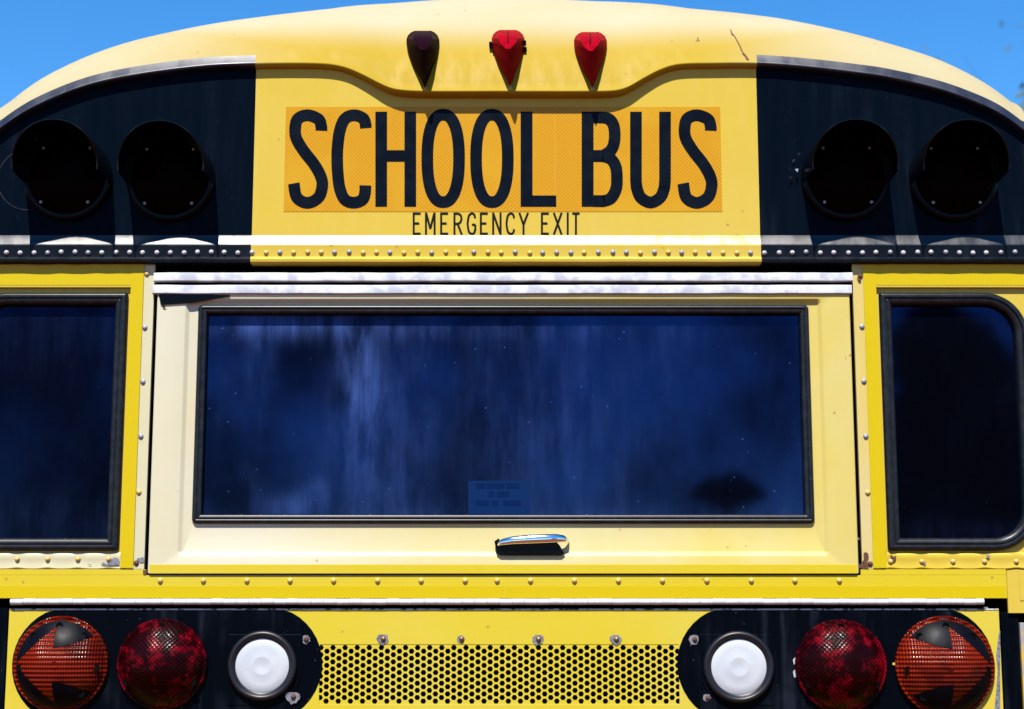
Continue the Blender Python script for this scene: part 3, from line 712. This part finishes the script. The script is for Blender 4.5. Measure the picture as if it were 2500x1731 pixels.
# ------------------------------------------------------------------ belt under the windows
YB = -.008
bm = bmesh.new()
zt, zb, zm = Z(1390.5), Z(1461, YB), Z(1404, YB)
xr = X(2458, 1425, YB)
box(bm, -BW, -.858, YB, .004, zm, zt, .0008); box(bm, .858, xr, YB, .004, zm, zt, .0008)
box(bm, -BW, xr, YB-.0006, .004, zb, zm-.0004, .0008)
BELT = obj('belt_panel', bm, M['belt'], BUS)
bm = bmesh.new(); xj = X(1232, 1445, YB)
box(bm, -BW+.004, xj-.0015, YB-.0016, YB+.001, zb+.0008, Z(1431, YB)); box(bm, xj+.0015, X(2456, 1445, YB), YB-.0016, YB+.001, zb+.0008, Z(1431, YB))
obj('reflective_tape', bm, M['tape'], BUS)
for i, dx in enumerate((361,458,556,653,751,850,948,1047,1119,1194,1293,1392,1491,1591,1691,1789,1889)):
    rivet('lower_rivet', 'rivyel', (X(dx*1.0846, 1418, YB), YB-.0006, Z(1417.5, YB)), BELT, .0066, .0055)  # row of dome rivets along the belt
chipmesh([(349,1392),(357,1391),(358,1404),(352,1405),(349,1402)], YB-.0012, M['rust'], 'rust_patch')
bm = bmesh.new(); box(bm, xr+.002, BW, -.004, .004, Z(1497), zt+.0004, .001); box(bm, X(2488, 1440), BW-.001, -.0055, -.0035, Z(1466), Z(1394)); obj('corner_panel', bm, M['body'], BUS)

# ------------------------------------------------------------------ engine door and its long hinge
bm = bmesh.new(); box(bm, -BW, BW-.002, .010, .03, .60, zb+.001); obj('engine_bay_shadow', bm, M['hole'], BUS)
bm = bmesh.new(); h0, h1 = X(29, 1467), X(2399, 1467); seg = .0300; nseg = int((h1-h0)/seg)+1
for k in range(nseg):
    a = h0 + k*seg; c = min(a + seg - .0006, h1); d = rnd.uniform(-.0004, .0004)
    lo = []
    for x in (a, c):
        lo.append([(x, -.008 - .0074*math.cos(R(t)) , Z(1469, -.012) + d + .0074*math.sin(R(t))) for t in range(-90, 91, 15)])
    loft(bm, lo, False, 0, True, True)
obj('piano_hinge', bm, M['hinge'], BUS, True, 40)
YD = -.002
ED0, ED1 = X(18, 1600), X(2443, 1600); zd1 = Z(1486.5); zd0 = .80
gx0, gx1, gz0_, gz1_ = X(780, 1645), X(1658, 1645), Z(1720.3), Z(1573.3)
bm = bmesh.new()
box(bm, ED0, gx0, YD, .008, zd0, zd1, .0008); box(bm, gx1, ED1, YD, .008, zd0, zd1, .0008)
box(bm, gx0-.0006, gx1+.0006, YD, .008, gz1_, zd1, .0004); box(bm, gx0-.0006, gx1+.0006, YD, .008, zd0, gz0_, .0004)
DOOR = obj('engine_door', bm, M['door'], BUS)
bm = bmesh.new(); box(bm, ED0+.001, ED1-.001, YD-.0012, YD+.004, zd1-.003, zd1+.0006, .0005); obj('chipped_edge', bm, M['chip'], DOOR)
# perforated grille: hexagonal holes cut through the sheet
bm = bmesh.new(); sc = 1/ (FP/ (CD/math.cos(PITCH)) ) * 1.0
sx = X(1251, 1645)-X(1250, 1645); szz = Z(1644)-Z(1645)
pitch = .01745*sx/.001*0 + 17.4*szz; R_ = pitch/math.sqrt(3); colp = 1.5*R_; ho = 12.7/17.4
HX_ = [(math.cos(R(60*k)), math.sin(R(60*k))) for k in range(6)]
xstart = X(782.5, 1645); ncol = int(round((X(1657, 1645)-xstart)/colp))
colp = (X(1655, 1645)-xstart)/ncol; kx = colp/(1.5*R_)
za = Z(1581.2)
for c in range(-1, ncol+2):
    odd = c % 2; x = xstart + c*colp
    for r_ in range(-1, 9):
        z = za - r_*pitch - odd*pitch/2
        solid = r_ < 0 or r_ > 7
        if solid and not ((odd and r_ == -1) or (not odd and r_ == 8)): continue
        O = [(x + R_*kx*a*1.0005, z + R_*b_*1.0005) for a, b_ in HX_]; I = [(x + R_*kx*ho*a, z + R_*ho*b_) for a, b_ in HX_]
        yg = YD + .0010
        if solid: bm.faces.new([bm.verts.new((a, yg, b_)) for a, b_ in O]); continue
        if x - R_ < gx0 - .02 or x > gx1 + .02: continue
        loft(bm, [[(a, yg, b_) for a, b_ in O], [(a, yg, b_) for a, b_ in I], [(a, yg+.003, b_) for a, b_ in I]])
obj('vent_grille', bm, M['door'], DOOR)
# black painted lamp panels
def stadium(x0, x1, zc, r, top, n=20):
    pts = []
    for k in range(n+1):
        a = R(-90 + 180*k/n); pts.append((x1 - r + r*math.cos(a)*1.0, zc + r*math.sin(a)))
    for k in range(n+1):
        a = R(90 + 180*k/n); pts.append((x0 + r + r*math.cos(a)*1.0, zc + r*math.sin(a)))
    return [(x, min(z, top)) for x, z in pts]
BP = []
for x0, x1 in ((X(30, 1621), X(787, 1621)), (X(1653, 1625), X(2427, 1630))):
    bm = bmesh.new(); plate(bm, stadium(x0, x1, Z(1622), .1365, zd1-.0032), YD-.0009, YD+.0004); BP.append(obj('black_panel', bm, M['blkdoor'], DOOR))
# mounting plates round the reversing lamps
for x0, x1, bl in ((X(552, 1650), X(738, 1650), 0), (X(1707, 1650), X(1890, 1650), 1)):
    bm = bmesh.new(); z1, z0 = Z(1549), Z(1721.5); rs = (.004, .085, .006, .006) if not bl else (.085, .004, .006, .006)
    lps = [rrect(x0, x1, z0, z1, rs, 0, YD, 10), rrect(x0, x1, z0, z1, rs, 0, YD-.002, 10), rrect(x0, x1, z0, z1, rs, .0006, YD-.0024, 10)]
    loft(bm, lps, True, 0, False, True); obj('mounting_plate', bm, M['blkdoor'], DOOR)
# lamps of the engine door
def dome_lens(r, rise, y0, seg=72, rings=26):
    Rs_ = (r*r + rise*rise)/(2*rise); lo = []
    for k in range(rings):
        q_ = r*(1 - k/rings); lo.append([(q_*math.sin(2*math.pi*j/seg), y0 - (math.sqrt(Rs_*Rs_-q_*q_) - (Rs_-rise)), q_*math.cos(2*math.pi*j/seg)) for j in range(seg)])
    return lo
def lamp_y(r, rise, y0, q_):
    Rs_ = (r*r + rise*rise)/(2*rise); return y0 - (math.sqrt(Rs_*Rs_-q_*q_) - (Rs_-rise))
def base_ring(g, r, mat, d=.012):
    bm = bmesh.new(); lathe(bm, [(r, .0), (r, -d+.002), (r-.002, -d), (r-.006, -d)], seg=64); obj('bezel', bm, mat, g, True, 30)
def lens_screws(g, r, rise, y0, angs, q=.83):
    p = None
    for a in angs:
        y = lamp_y(r, rise, y0, r*q)
        if p is None:
            bm = bmesh.new(); lathe(bm, [(.0085, .002), (.0085, -.0005), (.006, -.0005), (.0055, .001), (.0001, .001)], seg=20); p = obj('screw', bm, M['plastic'], g, True, 30)
            p.location = (r*q*math.sin(R(a)), y-.001, r*q*math.cos(R(a)))
        else: dup(p, (r*q*math.sin(R(a)), y-.001, r*q*math.cos(R(a))), g)
def brake(px, py, r):
    x, z = W(px, py, YD); g = empty('brake_lamp', (x, YD-.001, z), BUS); base_ring(g, r, M['lred'])
    bm = bmesh.new(); lo = dome_lens(r-.006, .054, -.011); loft(bm, lo, True, 0, False, True); obj('lens', bm, M['lred'], g, True)
    lens_screws(g, r-.006, .054, -.011, (0, 118, 242), .88); return g
def inpoly(p, poly):
    c = False; n = len(poly)
    for i in range(n):
        (x0, y0), (x1, y1) = poly[i], poly[i-1]
        if (y0 > p[1]) != (y1 > p[1]) and p[0] < (x1-x0)*(p[1]-y0)/(y1-y0)+x0: c = not c
    return c
def turn(px, py, r, d):
    x, z = W(px, py, YD); g = empty('turn_signal', (x, YD-.001, z), BUS); base_ring(g, r, M['lamb'])
    rl = r-.006; rise = .050; y0 = -.011
    bm = bmesh.new(); loft(bm, dome_lens(rl, rise, y0), True, 0, False, True); obj('lens', bm, M['lamb'], g, True)
    arrow = [(-.97, .02), (-.04, .86), (-.06, .36), (.34, .45), (.66, .58), (.80, .62), (1.2, .4), (1.2, -.45), (.80, -.62), (.66, -.58), (.34, -.45), (-.06, -.36), (-.04, -.86)]
    arrow = [(a*rl*(1 if d < 0 else -1), b_*rl) for a, b_ in arrow]
    bm = bmesh.new(); M_ = 150; vs = {}
    def vert(i, j):
        if (i, j) not in vs:
            a, b_ = -rl + 2*rl*i/M_, -rl + 2*rl*j/M_; q_ = math.hypot(a, b_); m = rl*.955
            if q_ > m: a, b_ = a*m/q_, b_*m/q_; q_ = m
            vs[(i, j)] = bm.verts.new((a, lamp_y(rl, rise, y0, q_) - .0012, b_))
        return vs[(i, j)]
    for i in range(M_):
        for j in range(M_):
            a, b_ = -rl + 2*rl*(i+.5)/M_, -rl + 2*rl*(j+.5)/M_
            if math.hypot(a, b_) < rl*.955 and not inpoly((a, b_), arrow): bm.faces.new((vert(i, j), vert(i+1, j), vert(i+1, j+1), vert(i, j+1)))
    obj('arrow_mask', bm, M['mask'], g, True)
    lens_screws(g, rl, rise-.002, y0-.0025, (0, 42, 95, 140, 220, 265, 318), .84)
    bm = bmesh.new(); lathe(bm, [(.009, .002), (.009, -.001), (.0065, -.001), (.006, .0015), (.0001, .0015)], seg=20)
    o = obj('centre_boss', bm, M['lamb'], g, True, 30); o.location = (0, y0 - rise - .0005, 0); return g
def reverse(px, py, r, ro):
    x, z = W(px, py, YD); g = empty('reverse_lamp', (x, YD-.0024, z), BUS)
    bm = bmesh.new(); lathe(bm, [(ro, 0), (ro, -.006), (ro-.003, -.012), (ro-.008, -.014), (ro-.013, -.011), (r+.004, -.006), (r, -.004), (r, .001)], seg=64); obj('bezel', bm, M['bezel'], g, True, 60)
    bm = bmesh.new(); pr = [(r+.001, -.0035), (r*.97, -.0055), (r*.7, -.0065), (r*.40, -.0068), (r*.37, -.0072), (r*.30, -.0073), (r*.26, -.0068), (r*.15, -.0069), (r*.11, -.0065), (.0005, -.0065)]
    lathe(bm, pr, seg=64, cap=True); obj('lens', bm, M['frost'], g, True, 60); return g
turn(150, 1621, .113, -1); turn(2305, 1626, .118, 1)
brake(397, 1621, .107); brake(2051, 1625, .109)
reverse(641, 1625, .0635, .0825); reverse(1803, 1628, .0655, .0845)
# screws with worn patches round them
rr = random.Random(11)
for i, (px, py, s) in enumerate(((935,1560,1),(1126,1560,.7),(1314,1561,.95),(1504,1561,1),(747,1561,.8),(1695,1561,.9),(716,1701,1.2),(1727,1704,.7))):
    x, z = W(px, py, YD); onblk = i > 3
    yb = YD - (.0052 if (i in (6,)) else .0013)
    if i == 4 or i == 5: yb = YD - .0013 if i == 4 else YD - .0013
    bm = bmesh.new(); pts = []
    for k in range(18):
        a = 2*math.pi*k/18; r_ = (.0135*s)*(1 + rr.uniform(-.14, .14)); pts.append((x - .001 + r_*math.cos(a), min(z + r_*math.sin(a), z + .0105)))
    bm.faces.new([bm.verts.new((a, yb, b_)) for a, b_ in pts]); o = obj('worn_patch', bm, M['bare'], DOOR)
    sc_ = proto('screw', .0062, .005, M['brass'] if i < 4 else M['rust'], DOOR); sc_.location = (x + .001, yb, z)
# bits of peeled paint by the right lamps
chipmesh([(2308,1510),(2314,1507),(2318,1512),(2322,1517),(2317,1518),(2311,1514)], YD-.0015, M['rivyel'], 'paint_flake')
bm = bmesh.new(); x, z = W(2181, 1621, YD); box(bm, x-.003, x+.003, YD-.006, YD, z-.003, z+.003, .001); obj('paint_flake', bm, M['rivyel'], BUS)
for a, c in ((1609, 1625), (1638, 1655)):
    chipmesh([(1936, a+2), (1942, a-6), (1944, a+10), (1941, c), (1938, c-4)], YD-.0015, M['alu'], 'paint_flake')
# worn edge beside the right panel, corner posts
chipmesh([(2440,1540),(2442,1540),(2442,1731),(2428,1731),(2432,1690),(2436,1640),(2432,1600),(2437,1560)], YD-.0006, M['bare'])
bm = bmesh.new(); box(bm, -BW, ED0-.003, -.003, .009, zd0, Z(1484), .001); obj('corner_post', bm, M['blkdoor'], BUS)
bm = bmesh.new(); box(bm, X(2494, 1620), BW, -.003, .009, zd0, Z(1520), .001); obj('corner_post', bm, M['peel'], BUS)
bm = bmesh.new(); box(bm, ED1+.006, X(2493, 1620), .004, .0095, zd0, Z(1495), .001); obj('corner_gap', bm, M['blkdoor'], BUS)
bm = bmesh.new(); box(bm, X(2402,1480), X(2412,1484), -.001, .006, Z(1487), Z(1482)); obj('hinge_end', bm, M['bare'], BUS)

# ------------------------------------------------------------------ trees
def tree(name, x, y, H, blobs, n, leaf, mat, seed, trunk_r=.16, ztr=None):
    g = empty(name, (x, y, 0)); rr = random.Random(seed)
    bm = bmesh.new()
    def limb(a, b_, r0, r1):
        a, b_ = Vector(a), Vector(b_); ax = (b_-a).normalized(); u = ax.orthogonal().normalized(); v = ax.cross(u)
        mid = (a+b_)/2 + Vector((rr.uniform(-.1, .1), rr.uniform(-.1, .1), 0))*(b_-a).length*.3
        loft(bm, [[tuple(c + (u*math.cos(2*math.pi*k/8)+v*math.sin(2*math.pi*k/8))*r_) for k in range(8)] for c, r_ in ((a, r0), (mid, (r0+r1)/2), (b_, r1))], True, 0, True, True)
    zt_ = ztr or H*.45; limb((0, 0, 0), (0, 0, zt_), trunk_r, trunk_r*.6)
    for (cx, cy, cz, rx, rz, k) in blobs: limb((0, 0, zt_*rr.uniform(.6, .98)), (cx*.9, cy*.9, cz), trunk_r*.35 if k > .1 else .004, .015 if k > .1 else .002)
    obj('trunk', bm, M['bark'], g)
    bm = bmesh.new(); tot = sum(b_[5] for b_ in blobs)
    for (cx, cy, cz, rx, rz, k) in blobs:
        for _ in range(int(n*k/tot)):
            d = Vector((rr.gauss(0, 1), rr.gauss(0, 1), rr.gauss(0, 1))).normalized()*(rr.random()**.45)
            p = Vector((cx + d.x*rx, cy + d.y*rx, cz + d.z*rz))
            u = Vector((rr.gauss(0, 1), rr.gauss(0, 1), rr.gauss(0, 1))).normalized(); v = u.orthogonal().normalized(); s_ = leaf*rr.uniform(.6, 1.3)
            bm.faces.new([bm.verts.new(p + u*a*s_ + v*c*s_*.5) for a, c in ((-1, 0), (0, -1), (1, 0), (0, 1))])
    obj('crown', bm, mat, g); return g
def wy(px, py, y): return W(px, py, y)
# beyond the bus on the right: crown edge and two loose sprigs over the roofline, out of focus
yt = 11.0; x1, z1 = wy(2490, 285, yt); x2, z2 = wy(2294, 125, yt); x3, z3 = wy(2456, 100, yt); tx = x1 + 1.5
bl = [(x1-tx+.32, 0, z1-.30, .48, .5, 5), (x1-tx+1.1, .4, z1+.2, 1.0, .9, 8), (x1-tx+1.9, 0, z1-.8, 1.2, 1.1, 8), (x2-tx, 0, z2-.05, .20, .16, .022), (x3-tx, 0, z3, .19, .22, .022), (x1-tx-.4, 0, z1-1.5, .9, .8, 6), (x1-tx+1.2, -.2, z1-1.8, 1.4, 1.2, 8)]
tag(tree('tree', tx, yt, z1+1, bl, 9000, .055, M['leaf'], 21, .15, z1-1.6), 'blurred green tree beyond the bus at the right roof edge', 'tree')
# trees behind the photographer, seen only mirrored in the glass
def mirror(px, py, y):                                                 # where a reflection seen at this pixel stands
    x, z = W(px, py); k = (abs(y) + CD)/CD
    return CX + (x - CX)*k, CZ + (z - CZ)*k
yb_ = -20.0; bl = []
for px, py, r_, k in ((2290,800,.55,2),(2240,835,.45,1.5),(2340,860,.7,3),(2270,900,.6,2),(2380,960,.9,5),(2300,1010,.8,4),(2450,1060,1.1,6),(2260,1090,.9,4),(2350,1180,1.3,8),(2480,1230,1.3,8),(2220,1010,.4,1.5),(2230,1250,1.0,5),(2400,1320,1.4,8),(2250,1370,1.2,6)):
    x, z = mirror(px, py, yb_); bl.append((x, z, r_, k))
tx = sum(b_[0] for b_ in bl)/len(bl)
tag(tree('tree', tx, yb_, 6, [(x-tx, 0, z, r_*.9, r_*.75, k) for x, z, r_, k in bl], 26000, .11, M['leafdark'], 5, .22, 3.4), 'dark tree mirrored in the right side window', 'tree')
bl = []
for px, py, r_, k in ((1752,1192,.22,1),(1790,1180,.20,1),(1718,1200,.16,.6),(1828,1196,.17,.5),(1775,1222,.26,1),(1812,1216,.16,.6),(1700,1210,.09,.2),(1850,1208,.09,.2),(1735,1178,.1,.2)):
    x, z = mirror(px, py, yb_); bl.append((x, z, r_, k))
tx = sum(b_[0] for b_ in bl)/len(bl)
tag(tree('tree', tx, yb_, 3.6, [(x-tx, 0, z, r_, r_*.7, k) for x, z, r_, k in bl], 3500, .07, M['leafdark'], 6, .05, 3.0), 'small ragged tree mirrored low in the emergency window', 'tree')

SC.cycles.use_denoising = True
SC.cycles.max_bounces = 8
